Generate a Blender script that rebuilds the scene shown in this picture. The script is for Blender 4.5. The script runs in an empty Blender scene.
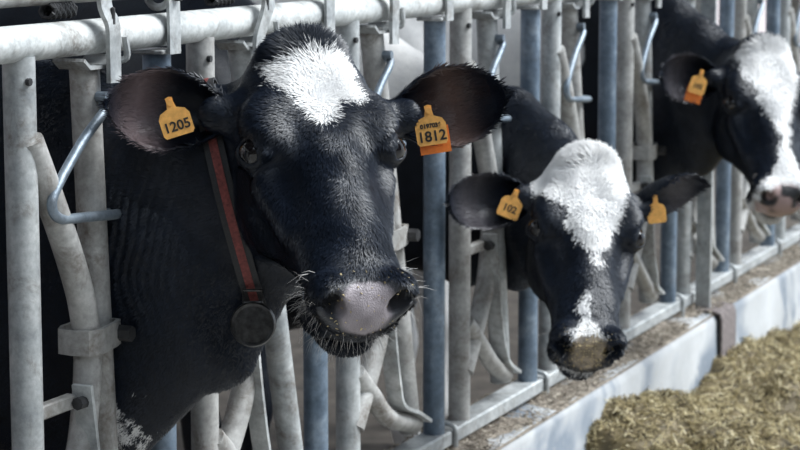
import bpy, math, random
import numpy as np
from mathutils import Vector, Matrix

random.seed(7); rng = np.random.default_rng(7)
scene = bpy.context.scene
COL = scene.collection

# ------------------------------------------------------------------ camera
cd = bpy.data.cameras.new('camera'); cam = bpy.data.objects.new('camera', cd); COL.objects.link(cam)
cam.location = (-3.32095, -1.90799, 1.25484)
_f = Vector((0.90865, 0.39293, -0.1413)); _r = Vector((0.39691, -0.91786, 0.0)); _u = Vector((0.12969, 0.05608, 0.98997))
cam.rotation_euler = Matrix(((_r.x, _u.x, -_f.x), (_r.y, _u.y, -_f.y), (_r.z, _u.z, -_f.z))).to_euler()
cd.sensor_width = 36.0; cd.lens = 99.0; cd.clip_start = 0.05; cd.clip_end = 200
cd.dof.use_dof = True; cd.dof.focus_distance = 3.5; cd.dof.aperture_fstop = 8.5
scene.camera = cam

# ------------------------------------------------------------------ light
world = bpy.data.worlds.new('World'); scene.world = world; world.use_nodes = True
bg = world.node_tree.nodes['Background']
bg.inputs['Color'].default_value = (0.76, 0.87, 1.0, 1); bg.inputs['Strength'].default_value = 0.78
sd = bpy.data.lights.new('sun', 'SUN'); sd.energy = 3.5; sd.angle = math.radians(35); sd.color = (0.95, 0.98, 1.0)
sun = bpy.data.objects.new('sun', sd); COL.objects.link(sun)
sun.rotation_euler = Vector((-0.35, 0.62, -0.80)).to_track_quat('-Z', 'Y').to_euler()
scene.view_settings.view_transform = 'Standard'; scene.view_settings.look = 'None'
scene.view_settings.gamma = 1.0; scene.view_settings.use_curve_mapping = False
scene.view_settings.exposure = 0.8

# ------------------------------------------------------------------ materials
def sock(n, *names):
    for s in names:
        if s in n.inputs: return n.inputs[s]
class NT:
    def __init__(s, name):
        s.m = bpy.data.materials.new(name); s.m.use_nodes = True
        s.nt = s.m.node_tree; s.b = s.nt.nodes['Principled BSDF']
    def n(s, t, **kw):
        x = s.nt.nodes.new(t)
        for k, v in kw.items(): setattr(x, k, v)
        return x
    def l(s, a, b): s.nt.links.new(a, b)
    def coord(s, kind='Object'): return s.n('ShaderNodeTexCoord').outputs[kind]
    def noise(s, scale, detail=4, rough=.55, vec=None, stretch=None, dist=0):
        x = s.n('ShaderNodeTexNoise'); x.inputs['Scale'].default_value = scale
        x.inputs['Detail'].default_value = detail; x.inputs['Roughness'].default_value = rough
        x.inputs['Distortion'].default_value = dist
        v = vec or s.coord()
        if stretch:
            mp = s.n('ShaderNodeMapping'); mp.inputs['Scale'].default_value = stretch; s.l(v, mp.inputs['Vector']); v = mp.outputs[0]
        s.l(v, x.inputs['Vector']); return x.outputs['Fac']
    def ramp(s, fac, stops):
        x = s.n('ShaderNodeValToRGB'); e = x.color_ramp.elements
        while len(e) < len(stops): e.new(.5)
        for i, (p, c) in enumerate(stops):
            e[i].position = p; e[i].color = (*c, 1) if len(c) == 3 else c
        s.l(fac, x.inputs[0]); return x.outputs[0]
    def mix(s, fac, a, b):
        x = s.n('ShaderNodeMix', data_type='RGBA')
        for v, i in ((fac, 0), (a, 6), (b, 7)):
            if isinstance(v, (tuple, list)): x.inputs[i].default_value = (*v, 1)
            elif isinstance(v, (int, float)): x.inputs[i].default_value = v
            else: s.l(v, x.inputs[i])
        return x.outputs[2]
    def math(s, op, a, b=None, c=None, clamp=False):
        x = s.n('ShaderNodeMath', operation=op, use_clamp=clamp)
        for i, v in enumerate((a, b, c)):
            if v is None: continue
            if isinstance(v, (int, float)): x.inputs[i].default_value = v
            else: s.l(v, x.inputs[i])
        return x.outputs[0]
    def attr(s, name):
        return s.n('ShaderNodeAttribute', attribute_name=name)
    def bump(s, h, strength=.3, dist=.01):
        x = s.n('ShaderNodeBump'); x.inputs['Strength'].default_value = strength; x.inputs['Distance'].default_value = dist
        s.l(h, x.inputs['Height']); s.l(x.outputs[0], s.b.inputs['Normal'])
    def set(s, col=None, rough=None, metal=None, spec=None):
        for nm, v in (('Base Color', col), ('Roughness', rough), ('Metallic', metal), ('Specular IOR Level', spec)):
            if v is None: continue
            i = s.b.inputs[nm]
            if isinstance(v, (tuple, list)): i.default_value = (*v, 1)
            elif isinstance(v, (int, float)): i.default_value = v
            else: s.l(v, i)
        return s.m

def steel(name, c1, c2, c3, dirt=.5, metal=.35, rough=.5):
    t = NT(name); g = t.coord('Generated'); o = t.coord('Object')
    geo = t.n('ShaderNodeNewGeometry'); pos = geo.outputs['Position']
    n1 = t.noise(14, 6, .65, vec=pos); n2 = t.noise(75, 3, .6, vec=pos)
    c = t.ramp(n1, [(.3, c1), (.52, c2), (.75, c3)])
    mott = t.ramp(n2, [(.35, (.55, .55, .55)), (.62, (1, 1, 1))])
    x = t.n('ShaderNodeMix', data_type='RGBA', blend_type='MULTIPLY'); x.inputs[0].default_value = .5
    t.l(c, x.inputs[6]); t.l(mott, x.inputs[7])
    # caked dirt and rust blotches with their own shape
    n3 = t.noise(9, 8, .7, vec=pos, dist=1.0)
    d = t.ramp(n3, [(.56 - .08 * dirt, (0, 0, 0)), (.66, (1, 1, 1))])
    n4 = t.noise(130, 2, .5, vec=pos)
    d2 = t.math('MULTIPLY', d, t.ramp(n4, [(.3, (.3, .3, .3)), (.6, (1, 1, 1))]))
    cc = t.mix(t.math('MULTIPLY', d2, dirt), x.outputs[2], (.13, .10, .075))
    t.set(cc, t.math('ADD', t.math('MULTIPLY', n1, .3), rough - .12), metal)
    t.bump(t.math('ADD', n2, d2), .25, .003)
    return t.m

def plain(name, col, rough=.6, metal=0, nscale=40, var=.25, bump=.2):
    t = NT(name); n = t.noise(nscale, 5)
    a = tuple(max(0, v * (1 - var)) for v in col); b = tuple(min(1, v * (1 + var)) for v in col)
    t.set(t.ramp(n, [(.3, a), (.7, b)]), rough, metal); t.bump(n, bump, .004); return t.m

M = {}
M['galv'] = steel('galvanised_white', (.29, .31, .32), (.47, .49, .49), (.66, .67, .66), .7, .25, .45)
M['galv_blue'] = steel('galvanised_blue', (.10, .14, .19), (.17, .225, .29), (.36, .43, .50), .3, .45, .42)
M['galv_tan'] = steel('galvanised_tan', (.27, .265, .25), (.42, .415, .40), (.60, .60, .58), .75, .2, .5)
M['galv_rail'] = steel('galvanised_rail', (.42, .44, .44), (.62, .64, .63), (.78, .79, .77), .7, .1, .5)
M['rod'] = steel('rod_steel', (.16, .20, .25), (.24, .29, .34), (.36, .41, .46), .3, .5, .42)
M['rust'] = plain('rusty_strap', (.17, .145, .14), .7, .2, 60, .4)
M['dark_steel'] = plain('dark_steel', (.05, .05, .052), .55, .5, 60, .4)

def concrete():
    t = NT('concrete_curb'); pos = t.n('ShaderNodeNewGeometry').outputs['Position']
    n1 = t.noise(3.2, 6, .6, vec=pos); n2 = t.noise(45, 6, .65, vec=pos); n3 = t.noise(3.1, 3, .5, vec=pos, dist=.6)
    c = t.ramp(n1, [(.3, (.33, .34, .345)), (.6, (.45, .46, .465))])
    blotch = t.ramp(n3, [(.49, (0, 0, 0)), (.62, (1, 1, 1))])  # bluish-dark noise blotches over the concrete
    c = t.mix(t.math('MULTIPLY', blotch, .8), c, (.11, .145, .19))
    c = t.mix(t.ramp(n2, [(.55, (0, 0, 0)), (.75, (.5, .5, .5))]), c, (.40, .38, .35))
    t.set(c, .85); t.bump(n2, .35, .004); return t.m
M['concrete'] = concrete()
M['floor'] = plain('floor_concrete', (.30, .29, .27), .85, 0, 12, .35)
M['barn_floor'] = plain('barn_floor', (.10, .085, .07), .8, 0, 10, .4)
M['wall'] = plain('rendered_wall', (.62, .55, .55), .9, 0, 3, .15)
M['wall_dark'] = plain('shade_wall_dark', (.05, .045, .04), .9, 0, 8, .3)  # dark tone of the unseen light-blocking walls
M['roof'] = plain('shade_roof_sheet', (.10, .10, .10), .8, 0, 8, .3)

def coat_mat(hair=False):
    t = NT('cow_hair' if hair else 'cow_coat')
    cv = t.attr('coat').outputs['Fac']; col = t.attr('skin').outputs['Color']; sk = t.attr('skin_amt').outputs['Fac']
    pos = t.n('ShaderNodeNewGeometry').outputs['Position']
    n1 = t.noise(160, 3, .6, vec=pos); n2 = t.noise(22, 4, .6, vec=pos)
    edge = t.math('ADD', cv, t.math('MULTIPLY', t.math('SUBTRACT', n1, .5), .016))
    w = t.math('MULTIPLY_ADD', edge, 160.0, .5, clamp=True)
    blk = t.ramp(n2, [(.3, (.003, .0048, .009)), (.7, (.008, .012, .020))])
    wht = t.ramp(n2, [(.3, (.70, .70, .70)), (.7, (.86, .85, .83))])
    if hair:
        blk = t.ramp(n2, [(.3, (.004, .0068, .013)), (.7, (.011, .0165, .029))])
    c = t.mix(w, blk, wht); c = t.mix(sk, c, col)
    t.set(c, t.math('MULTIPLY_ADD', sk, -.14, .42 if not hair else .38), 0, .30)
    if not hair:
        a = t.noise(420, 2, .5, vec=pos); b = t.noise(90, 3, .6, vec=pos)
        t.bump(t.math('ADD', a, b), .35, .004)
    return t.m
M['coat'] = coat_mat(); M['hair'] = coat_mat(True)
def eye_mat():
    t = NT('cow_eye'); t.set((.006, .005, .006), .06, 0, .6); return t.m
M['eye'] = eye_mat()
M['tag'] = plain('tag_orange', (.86, .43, .11), .45, 0, 90, .2, .1)
M['tag_back'] = plain('tag_deep_orange', (.78, .20, .03), .45, 0, 90, .15, .1)
M['ink'] = plain('tag_ink', (.02, .018, .015), .6)
M['collar_black'] = plain('collar_black', (.014, .014, .016), .6, 0, 200, .4)
M['collar_red'] = plain('collar_red', (.17, .035, .03), .65, 0, 160, .45)
M['collar_disc'] = plain('collar_disc', (.045, .045, .045), .38, .5, 90, .6)

# ------------------------------------------------------------------ mesh helpers
class MB:
    def __init__(s): s.v = []; s.f = []
    def add(s, v, f):
        o = len(s.v); s.v += [tuple(map(float, p)) for p in v]; s.f += [tuple(i + o for i in q) for q in f]; return s
    def box(s, c, d, rot=None, bev=0):
        cx, cy, cz = c; hx, hy, hz = [k / 2 for k in d]
        if bev <= 0:
            v = [(x, y, z) for x in (-hx, hx) for y in (-hy, hy) for z in (-hz, hz)]
            f = [(0, 1, 3, 2), (4, 6, 7, 5), (0, 4, 5, 1), (2, 3, 7, 6), (0, 2, 6, 4), (1, 5, 7, 3)]
        else:
            # chamfered prism along z plus chamfered caps
            def ring(k, z): return [(hx - k if a else -hx + k, (hy - k) if b else -hy + k, z) for a, b in ((0, 0), (1, 0), (1, 1), (0, 1))]
            def oct(x, y, z, k): return [(-x + k, -y, z), (x - k, -y, z), (x, -y + k, z), (x, y - k, z), (x - k, y, z), (-x + k, y, z), (-x, y - k, z), (-x, -y + k, z)]
            v = oct(hx - bev, hy - bev, -hz, bev * .6) + oct(hx, hy, -hz + bev, bev) + oct(hx, hy, hz - bev, bev) + oct(hx - bev, hy - bev, hz, bev * .6)
            f = [tuple(range(7, -1, -1)), tuple(range(24, 32))]
            for r in range(3):
                for i in range(8): f.append((r * 8 + i, r * 8 + (i + 1) % 8, r * 8 + 8 + (i + 1) % 8, r * 8 + 8 + i))
        if rot is not None: v = [tuple(rot @ Vector(p)) for p in v]
        return s.add([(p[0] + cx, p[1] + cy, p[2] + cz) for p in v], f)
    def sweep(s, path, prof, side=None, closed=False, cap=True):
        """sweep a 2-D profile [(a,b)..] along path; a along `side`-ish axis, b along the other normal"""
        P = [Vector(p) for p in path]; n = len(P); m = len(prof(0) if callable(prof) else prof); V = []
        prevA = None
        for i in range(n):
            if closed: t = (P[(i + 1) % n] - P[i - 1])
            else: t = (P[min(i + 1, n - 1)] - P[max(i - 1, 0)])
            t.normalize()
            if side is not None: a = Vector(side)
            elif prevA is None: a = Vector((0, 0, 1)) if abs(t.z) < .9 else Vector((0, 1, 0))
            else: a = prevA
            a = (a - t * a.dot(t)).normalized(); prevA = a; b = t.cross(a)
            for (x, y) in prof(i / (n - 1)) if callable(prof) else prof: V.append(P[i] + a * x + b * y)
        F = []
        for i in range(n if closed else n - 1):
            j = (i + 1) % n
            for k in range(m): F.append((i * m + k, i * m + (k + 1) % m, j * m + (k + 1) % m, j * m + k))
        if cap and not closed: F.append(tuple(range(m - 1, -1, -1))); F.append(tuple((n - 1) * m + k for k in range(m)))
        return s.add(V, F)
    def tube(s, path, r, seg=14, closed=False):
        def pr(rr): return [(rr * math.cos(2 * math.pi * k / seg), rr * math.sin(2 * math.pi * k / seg)) for k in range(seg)]
        return s.sweep(path, (lambda t: pr(r(t))) if callable(r) else pr(r), closed=closed)
    def flat(s, path, w, th, side):
        return s.sweep(path, [(-w / 2, -th / 2), (w / 2, -th / 2), (w / 2, th / 2), (-w / 2, th / 2)], side=side)
    def cyl(s, a, b, r, seg=14): return s.tube([a, b], r, seg)
    def plate(s, outline, th, mat):
        n = len(outline); V = [mat @ Vector((x, y, -th / 2)) for x, y in outline] + [mat @ Vector((x, y, th / 2)) for x, y in outline]
        F = [tuple(range(n - 1, -1, -1)), tuple(range(n, 2 * n))] + [(i, (i + 1) % n, n + (i + 1) % n, n + i) for i in range(n)]
        return s.add(V, F)
    def build(s, name, mat, parent=None, smooth=True, origin=(0, 0, 0)):
        me = bpy.data.meshes.new(name)
        o = Vector(origin)
        me.from_pydata([Vector(p) - o for p in s.v], [], s.f); me.materials.append(mat); me.update()
        if smooth:
            me.polygons.foreach_set('use_smooth', [len(p.vertices) <= 4 for p in me.polygons])
            try: me.set_sharp_from_angle(angle=math.radians(38))
            except Exception: pass
        ob = bpy.data.objects.new(name, me); COL.objects.link(ob)
        if parent is not None: ob.parent = parent
        else: ob.location = o
        return ob

def curve(pts, n=24):
    """Catmull-Rom through pts"""
    P = [Vector(p) for p in pts]; P = [P[0] * 2 - P[1]] + P + [P[-1] * 2 - P[-2]]
    out = []; k = len(P) - 3
    for i in range(k):
        a, b, c, d = P[i:i + 4]; m = max(2, n // k)
        for j in range(m):
            t = j / m
            out.append(.5 * ((2 * b) + (c - a) * t + (2 * a - 5 * b + 4 * c - d) * t * t + (3 * b - a - 3 * c + d) * t ** 3))
    out.append(P[-2]); return out

def empty(name, loc):
    o = bpy.data.objects.new(name, None); COL.objects.link(o); o.location = loc; o.empty_display_size = .1; return o
def tag(o, label=None, cat=None, group=None, kind=None):
    for k, v in (('label', label), ('category', cat), ('group', group), ('kind', kind)):
        if v: o[k] = v
    return o
def mesh_np(name, V, F, mat, parent=None, smooth=True):
    me = bpy.data.meshes.new(name)
    V = np.ascontiguousarray(V, np.float32); F = np.ascontiguousarray(F, np.int32); k = F.shape[1]
    me.vertices.add(len(V)); me.vertices.foreach_set('co', V.ravel())
    me.loops.add(F.size); me.loops.foreach_set('vertex_index', F.ravel())
    me.polygons.add(len(F)); me.polygons.foreach_set('loop_start', np.arange(0, F.size, k, dtype=np.int32))
    me.update(calc_edges=True)
    if smooth: me.polygons.foreach_set('use_smooth', np.ones(len(F), bool))
    me.materials.append(mat)
    ob = bpy.data.objects.new(name, me); COL.objects.link(ob)
    if parent is not None: ob.parent = parent
    return ob
def fattr(ob, name, arr):
    a = ob.data.attributes.new(name, 'FLOAT', 'POINT'); a.data.foreach_set('value', np.ascontiguousarray(arr, np.float32))
def cattr(ob, name, arr):
    a = ob.data.attributes.new(name, 'FLOAT_COLOR', 'POINT')
    c = np.ones((len(arr), 4), np.float32); c[:, :3] = arr; a.data.foreach_set('color', c.ravel())

def vnoise(P, seed=0):
    """cheap smooth 3-D value noise, P (...,3)"""
    i = np.floor(P).astype(np.int64); f = P - i; f = f * f * (3 - 2 * f); out = 0
    for dx in (0, 1):
        for dy in (0, 1):
            for dz in (0, 1):
                h = (i[..., 0] + dx) * 374761393 + (i[..., 1] + dy) * 668265263 + (i[..., 2] + dz) * 2147483647 + seed * 1274126177
                h = (h ^ (h >> 13)) * 1274126177; h = (h ^ (h >> 16)) & 0xffff
                w = (f[..., 0] if dx else 1 - f[..., 0]) * (f[..., 1] if dy else 1 - f[..., 1]) * (f[..., 2] if dz else 1 - f[..., 2])
                out = out + w * (h / 65535.0)
    return out

# ------------------------------------------------------------------ setting
ZC = -0.42     # cow floor
ZF = -0.40     # feed alley floor
def struct(name, mb, mat, parent=None):
    o = mb.build(name, mat, parent, smooth=False); tag(o, kind='structure'); return o
o = struct('floor', MB().box((4, -8.11, ZF - .05), (60, 16, .1)), M['floor']); o['label'] = 'grey concrete feed alley floor in front of the curb'
o = struct('floor_barn', MB().box((4, 2.55, ZC - .05), (60, 4.9, .1)), M['barn_floor']); o['label'] = 'dark trampled floor under the cows'
# the long concrete curb, slightly uneven along its length
def curb():
    mb = MB(); prof = [(-.115, ZF - .02), (-.125, -.14), (-.122, -.132), (-.120, -.026), (-.112, -.010), (-.10, -.002), (.0, .002), (.11, .0), (.135, -.02), (.14, ZC - .02)]
    xs = np.arange(-2.5, 12.01, .06); V = []; F = []; m = len(prof)
    for x in xs:
        for k, (y, z) in enumerate(prof):
            j = .006 * (vnoise(np.array([x * 4, k * .7, 0.])) - .5) + .004 * (vnoise(np.array([x * 17, k * 2., 3.])) - .5)
            V.append((x, y + j * (1 if k < 6 else 0), z + (j if 2 < k < 8 else 0)))
    for i in range(len(xs) - 1):
        for k in range(m - 1): F.append((i * m + k, i * m + m + k, i * m + m + k + 1, i * m + k + 1))
    F += [tuple(range(m)), tuple((len(xs) - 1) * m + k for k in range(m - 1, -1, -1))]
    mb.add(V, F); return mb
o = curb().build('wall_front', M['concrete']); tag(o, 'low whitewashed concrete curb under the feed barrier', kind='structure')
o = struct('wall_back', MB().box((12, 5.15, 1.2), (44, .2, 3.3)), M['wall']); o['label'] = 'pale rendered wall far behind the cows'
o = struct('shade_wall_left', MB().box((-6.1, -1.0, 1.5), (.2, 12, 4.0)), M['wall_dark']); o['label'] = 'unseen dark wall added at the near end to darken reflections'  # out of view, added so the near neck reflects a dark side
o = struct('shade_wall_right', MB().box((-1.0, -6.6, 1.5), (10, .2, 4.0)), M['wall_dark']); o['label'] = 'unseen dark wall added across the feed alley to cut side light'  # out of view, added to block sky light from across the alley
mb = MB(); mb.box((6, 1.3, 3.3), (34, 4.4, .08), Matrix.Rotation(math.radians(5), 3, 'X'))  # out of view, added to keep daylight off the barn interior
o = struct('shade_roof', mb, M['roof']); o['label'] = 'unseen dark roof added over the cows to shade the barn'

# ------------------------------------------------------------------ feed barrier
Mo = 0.632; X0 = 0.025; R = .026
barrier = empty('feed_barrier', (1.5, 0, 0))
tag(barrier, 'weathered steel self-locking feed barrier standing on the curb', 'barrier')
BO = (1.5, 0, 0)
def bpart(name, mb, mat, parent=None):
    if parent is None: return mb.build(name, mat, barrier, origin=BO)
    o = mb.build(name, mat, None, origin=(0, 0, 0)); o.parent = parent
    o.data.transform(Matrix.Translation(-Vector(BO))); return o
ZT, ZB = 1.05, .045
bpart('top_rail', MB().cyl((-2.2, 0, ZT), (9.5, 0, ZT), .029, 20), M['galv_rail'])
bpart('locking_shaft', MB().cyl((-2.2, .035, ZT + .072), (9.5, .035, ZT + .072), .018, 14), M['galv_tan'])
mb = MB(); mb.box((3.65, 0, ZB - .008), (11.7, .062, .036), bev=.004); bpart('bottom_rail', mb, M['galv'])

def lock_dx(k): return {-1: (.400, .450), 0: (.325, .545), 1: (.29, .50), 2: (.335, .445), 3: (.30, .48), 4: (.33, .425)}.get(k, (.32, .48))
for k in range(-2, 13):
    xb = X0 + k * Mo; xl = xb + .158
    if k == -1: xl += .042
    # fixed posts
    bpart('support_post', MB().cyl((xb, 0, ZB), (xb, 0, ZT - .035), R * .97, 18), M['galv_blue'])
    lp = bpart('neck_post', MB().cyl((xl, 0, ZB), (xl, 0, ZT - .02), R, 18), M['galv'] if k % 2 else M['galv_tan'])
    mb = MB()
    for zz in (ZT - .058,): mb.cyl((xl - .012, -R * .86, zz), (xl - .012, -R * 1.12, zz), .006, 8)
    bpart('rivet', mb, M['dark_steel'], lp)
    # hanger bracket of the support post round the top rail
    br = MB()
    br.box((xb, 0, ZT - .036), (.068, .062, .008), bev=.002)
    br.flat(curve([(xb - .002, -.036, ZT - .04), (xb - .002, -.036, ZT + .02), (xb - .002, -.034, ZT + .09)], 6), .038, .006, (1, 0, 0))
    br.flat([(xb - .002, -.036, ZT + .086), (xb - .002, .02, ZT + .09)], .038, .006, (1, 0, 0))
    hb = bpart('hanger_bracket', br, M['galv'])
    bm_ = MB(); bm_.cyl((xb + .002, -.036, ZT + .062), (xb + .002, -.05, ZT + .062), .011, 6); bm_.cyl((xb + .014, -.03, ZT + .068), (xb + .014, -.045, ZT + .068), .008, 6)
    bpart('bolt', bm_, M['dark_steel'], hb)
    # bent neck tube welded to the neck post
    bt = MB().tube(curve([(xl + .004, -.012, .90), (xl + .045, -.016, .82), (xl + .115, -.016, .69), (xl + .15, -.016, .60), (xl + .158, -.016, .50), (xl + .125, -.016, .36), (xl + .05, -.012, .235), (xl + .005, -.01, .17)], 42), .0235, 14)
    btp = bpart('bent_neck_tube', bt, M['galv_tan'])
    # pivoting lock bar
    d0, d1 = lock_dx(k); xt, xq = xb + d0, xb + d1
    def bar(z): t = (ZT - .05 - z) / (ZT - .05 - .09); return (xt + (xq - xt) * t, .004, z)
    lb = bpart('lock_bar', MB().cyl(bar(ZT - .045), bar(.09), .0255, 16), M['galv'] if k % 2 == 0 else M['galv_tan'])
    # latch plate, hanging latch strap, spring
    lt = MB(); x = xt
    lt.flat([(x - .055, 0, ZT - .034), (x - .035, 0, ZT - .048), (x + .03, 0, ZT - .048), (x + .05, 0, ZT - .032)], .06, .006, (0, 1, 0))
    lt.tube(curve([(x + .045, -.02, ZT - .04), (x + .058, -.042, ZT - .036), (x + .05, -.044, ZT + .0)], 10), .006, 8)
    bpart('latch_plate', lt, M['galv'])
    ls = MB(); lx = x + .008
    tilt = .012 if k != 0 else -.02
    ls.flat(curve([(lx + tilt, -.040, ZT - .075), (lx + tilt, -.040, ZT - .03), (lx, -.046, ZT + .02), (lx - tilt, -.040, ZT + .05), (lx - tilt, -.028, ZT + .11), (lx - tilt, .03, ZT + .115)], 24), .034, .008, (1, 0, 0))
    lsp = bpart('latch_strap', ls, M['galv'])
    bpart('slot', MB().box((lx, -.0475, ZT + .035), (.009, .006, .03), bev=.002), M['dark_steel'], lsp)
    sp = MB(); hel = [(x - .01 + .05 * t, .03 + .014 * math.cos(t * 60), ZT + .045 + .012 * math.sin(t * 60)) for t in np.linspace(-1.2, .2, 90)]
    sp.tube(hel, .0035, 6); bpart('latch_spring', sp, M['dark_steel'])
    # spare ring on the locking shaft
    rg = MB(); cxr = xb + .075
    rg.tube([(cxr + .006 * math.sin(a), .035 + .026 * math.cos(a), ZT + .066 + .03 * math.sin(a)) for a in np.linspace(0, 2 * math.pi, 20, endpoint=False)], .007, 8, closed=True)
    bpart('shaft_ring', rg, M['galv'])
    # trip rod on the lock bar
    b1 = Vector(bar(.945)); b2 = Vector(bar(.745)); yq = -.034
    q1, q2 = (.155, .17) if k < 1 else (.115, .125)
    rod = MB().tube(curve([(b1.x, -.006, b1.z), (b1.x + .004, yq, b1.z - .006), (b1.x - q1 * .5, yq, b1.z - .06), (b1.x - q1, yq, b1.z - .125), (b1.x - q2, yq, b1.z - .155), (b1.x - q1 + .01, yq, b1.z - .176), (b1.x - q1 * .5, yq, b1.z - .182), (b2.x + .02, yq, b2.z + .01), (b2.x + .022, -.01, b2.z + .012)], 44), .0085, 10)
    rd = bpart('trip_rod', rod, M['rod'])
    mbk = MB(); mbk.cyl((b1.x - .004, -.02, b1.z + .008), (b1.x - .004, -.040, b1.z + .008), .009, 8); bpart('pivot_bolt', mbk, M['rod'], rd)
    # clamp joining bent tube and lock bar, the pivot
    zc = .553; cb = Vector(bar(zc)); xa = xl + .158
    cw = .021; hx0, hx1 = xa - .030, max(cb.x, xa) + .030
    loop = [(hx0, -.008, zc), (hx0 + .006, -.034, zc), (hx0 + .03, -.043, zc), (cb.x - .0, -.031, zc), (hx1 - .008, -.024, zc), (hx1 - .002, 0, zc), (hx1, .026, zc), (cb.x, .034, zc), (hx0 + .03, .03, zc), (hx0 + .006, .02, zc)]
    cl = MB(); cl.sweep(loop, [(-cw, -.004), (cw, -.004), (cw, .004), (-cw, .004)], side=(0, 0, 1), closed=True)
    clp = bpart('pivot_clamp', cl, M['galv_tan'])
    pb = MB(); pb.cyl((cb.x + .012, -.03, zc), (cb.x + .012, -.056, zc), .014, 6); bpart('pivot_bolt', pb, M['dark_steel'], clp)
    # lower link: stub, flat strap and arm to the foot of the lock bar
    zs = .46; foot = Vector(bar(.125))
    st = MB(); st.box((xl + .06, -.012, zs), (.11, .02, .024), bev=.003)
    stp = bpart('link_stub', st, M['galv_tan'])
    sb = MB(); sb.cyl((xl + .095, -.034, zs), (xl + .128, -.036, zs), .011, 8); bpart('pivot_bolt', sb, M['dark_steel'], stp)
    pth = [(xl + .112, -.034, zs + .028), (xl + .12, -.034, zs - .02), (xl + .138, -.034, .34), (xl + .162, -.034, .24), (xl + .188, -.034, .185), (foot.x - .06, -.032, .15), (foot.x + .015, -.03, .115)]
    bpart('link_strap', MB().flat(curve(pth, 36), .036, .008, (0, 1, 0)), M['galv'])
    ar = MB().tube(curve([(xl + .01, -.012, .29), (xl + .08, -.02, .225), (xl + .16, -.022, .16), (foot.x - .01, -.015, .112)], 20), .021, 12)
    bpart('lower_arm', ar, M['galv_tan'])
    # u-bolt over the bottom rail beside each support post
    ub = MB().tube(curve([(xb + .045, -.036, .0), (xb + .045, -.037, .05), (xb + .045, -.028, .066), (xb + .045, .0, .070), (xb + .045, .03, .066), (xb + .045, .037, .05), (xb + .045, .036, .0)], 24), .0065, 8)
    bpart('u_bolt', ub, M['galv'])
# flat stanchion standing in front of the barrier, strapped to the curb
FX = 3.37
fs = MB(); fs.box((FX, -.062, .50), (.016, .048, 1.0), bev=.002); bpart('flat_stanchion', fs, M['galv'])
cs = empty('curb_strap', (FX, -.12, -.2)); tag(cs, 'rusty flat steel strap bent over the concrete curb edge', 'strap')
ms = MB().flat([(FX + .04, -.04, .006), (FX + .04, -.10, .006), (FX + .04, -.129, -.002), (FX + .04, -.134, -.02), (FX + .04, -.135, -.24)], .17, .008, (1, 0, 0))
ms.build('strap_plate', M['rust'], cs, origin=(FX, -.12, -.2))
mb = MB()
mb.cyl((FX + .06, -.135, -.19), (FX + .06, -.158, -.19), .016, 6); mb.build('bolt', M['galv'], cs, origin=(FX, -.12, -.2))

# ------------------------------------------------------------------ cows : implicit surfaces polygonised by surface nets
def smin(a, b, k):
    h = np.clip(.5 + .5 * (b - a) / k, 0, 1); return b + (a - b) * h - k * h * (1 - h)
def smax(a, b, k): return -smin(-a, -b, k)
def ell(P, c, r, Rm=None):
    q = P - np.array(c, np.float32)
    if Rm is not None: q = q @ np.array(Rm, np.float32)
    r = np.array(r, np.float32); k0 = np.sqrt(((q / r) ** 2).sum(-1)); k1 = np.sqrt(((q / (r * r)) ** 2).sum(-1)) + 1e-6
    return k0 * (k0 - 1) / k1
def cap(P, a, b, ra, rb):
    a = np.array(a, np.float32); b = np.array(b, np.float32); d = b - a
    t = np.clip(((P - a) @ d) / (d @ d), 0, 1)
    return np.sqrt(((P - a - t[..., None] * d) ** 2).sum(-1)) - (ra + (rb - ra) * t)
def ecap(P, a, b, ra, rb, side):
    """elliptic capsule; ra/rb = (half width along side, half height)"""
    a = np.array(a, np.float32); b = np.array(b, np.float32); d = b - a; s = np.array(side, np.float32); s /= np.linalg.norm(s)
    t = np.clip(((P - a) @ d) / (d @ d), 0, 1); v = P - a - t[..., None] * d
    w = ra[0] + (rb[0] - ra[0]) * t; h = ra[1] + (rb[1] - ra[1]) * t
    sx = v @ s; al = v @ (d / np.linalg.norm(d)); rest2 = np.maximum((v * v).sum(-1) - sx * sx - al * al, 0)
    q = np.sqrt((sx / w) ** 2 + rest2 / (h * h) + (al / w) ** 2)
    return (q - 1) * np.minimum(w, h)

_py = np.array([-.04, .0, .04, .09, .15, .21, .27, .33, .39, .45, .50, .545, .58, .605])
_pt = np.array([-.055, -.018, .008, .020, .020, .010, -.002, -.014, -.021, -.024, -.022, -.024, -.036, -.07])
_pb = np.array([-.12, -.15, -.19, -.225, -.258, -.275, -.270, -.242, -.204, -.174, -.160, -.155, -.146, -.12])
_pu = np.array([.05, .074, .094, .104, .109, .108, .100, .089, .079, .073, .074, .074, .060, .03])
_pl = np.array([.05, .058, .066, .076, .085, .091, .090, .080, .065, .055, .054, .054, .046, .025])
_yy = np.linspace(-.05, .62, 400)
def _sm(v):
    a = np.interp(_yy, _py, v); k = np.exp(-.5 * (np.arange(-30, 31) / 11.) ** 2); k /= k.sum()
    return np.convolve(np.pad(a, 30, mode='edge'), k, 'valid').astype(np.float32)
PT, PB, PU, PL = map(_sm, (_pt, _pb, _pu, _pl))
EYE = np.array([.099, .228, -.052]); EDIR = np.array([.80, .22, .56]); EDIR /= np.linalg.norm(EDIR)
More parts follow.
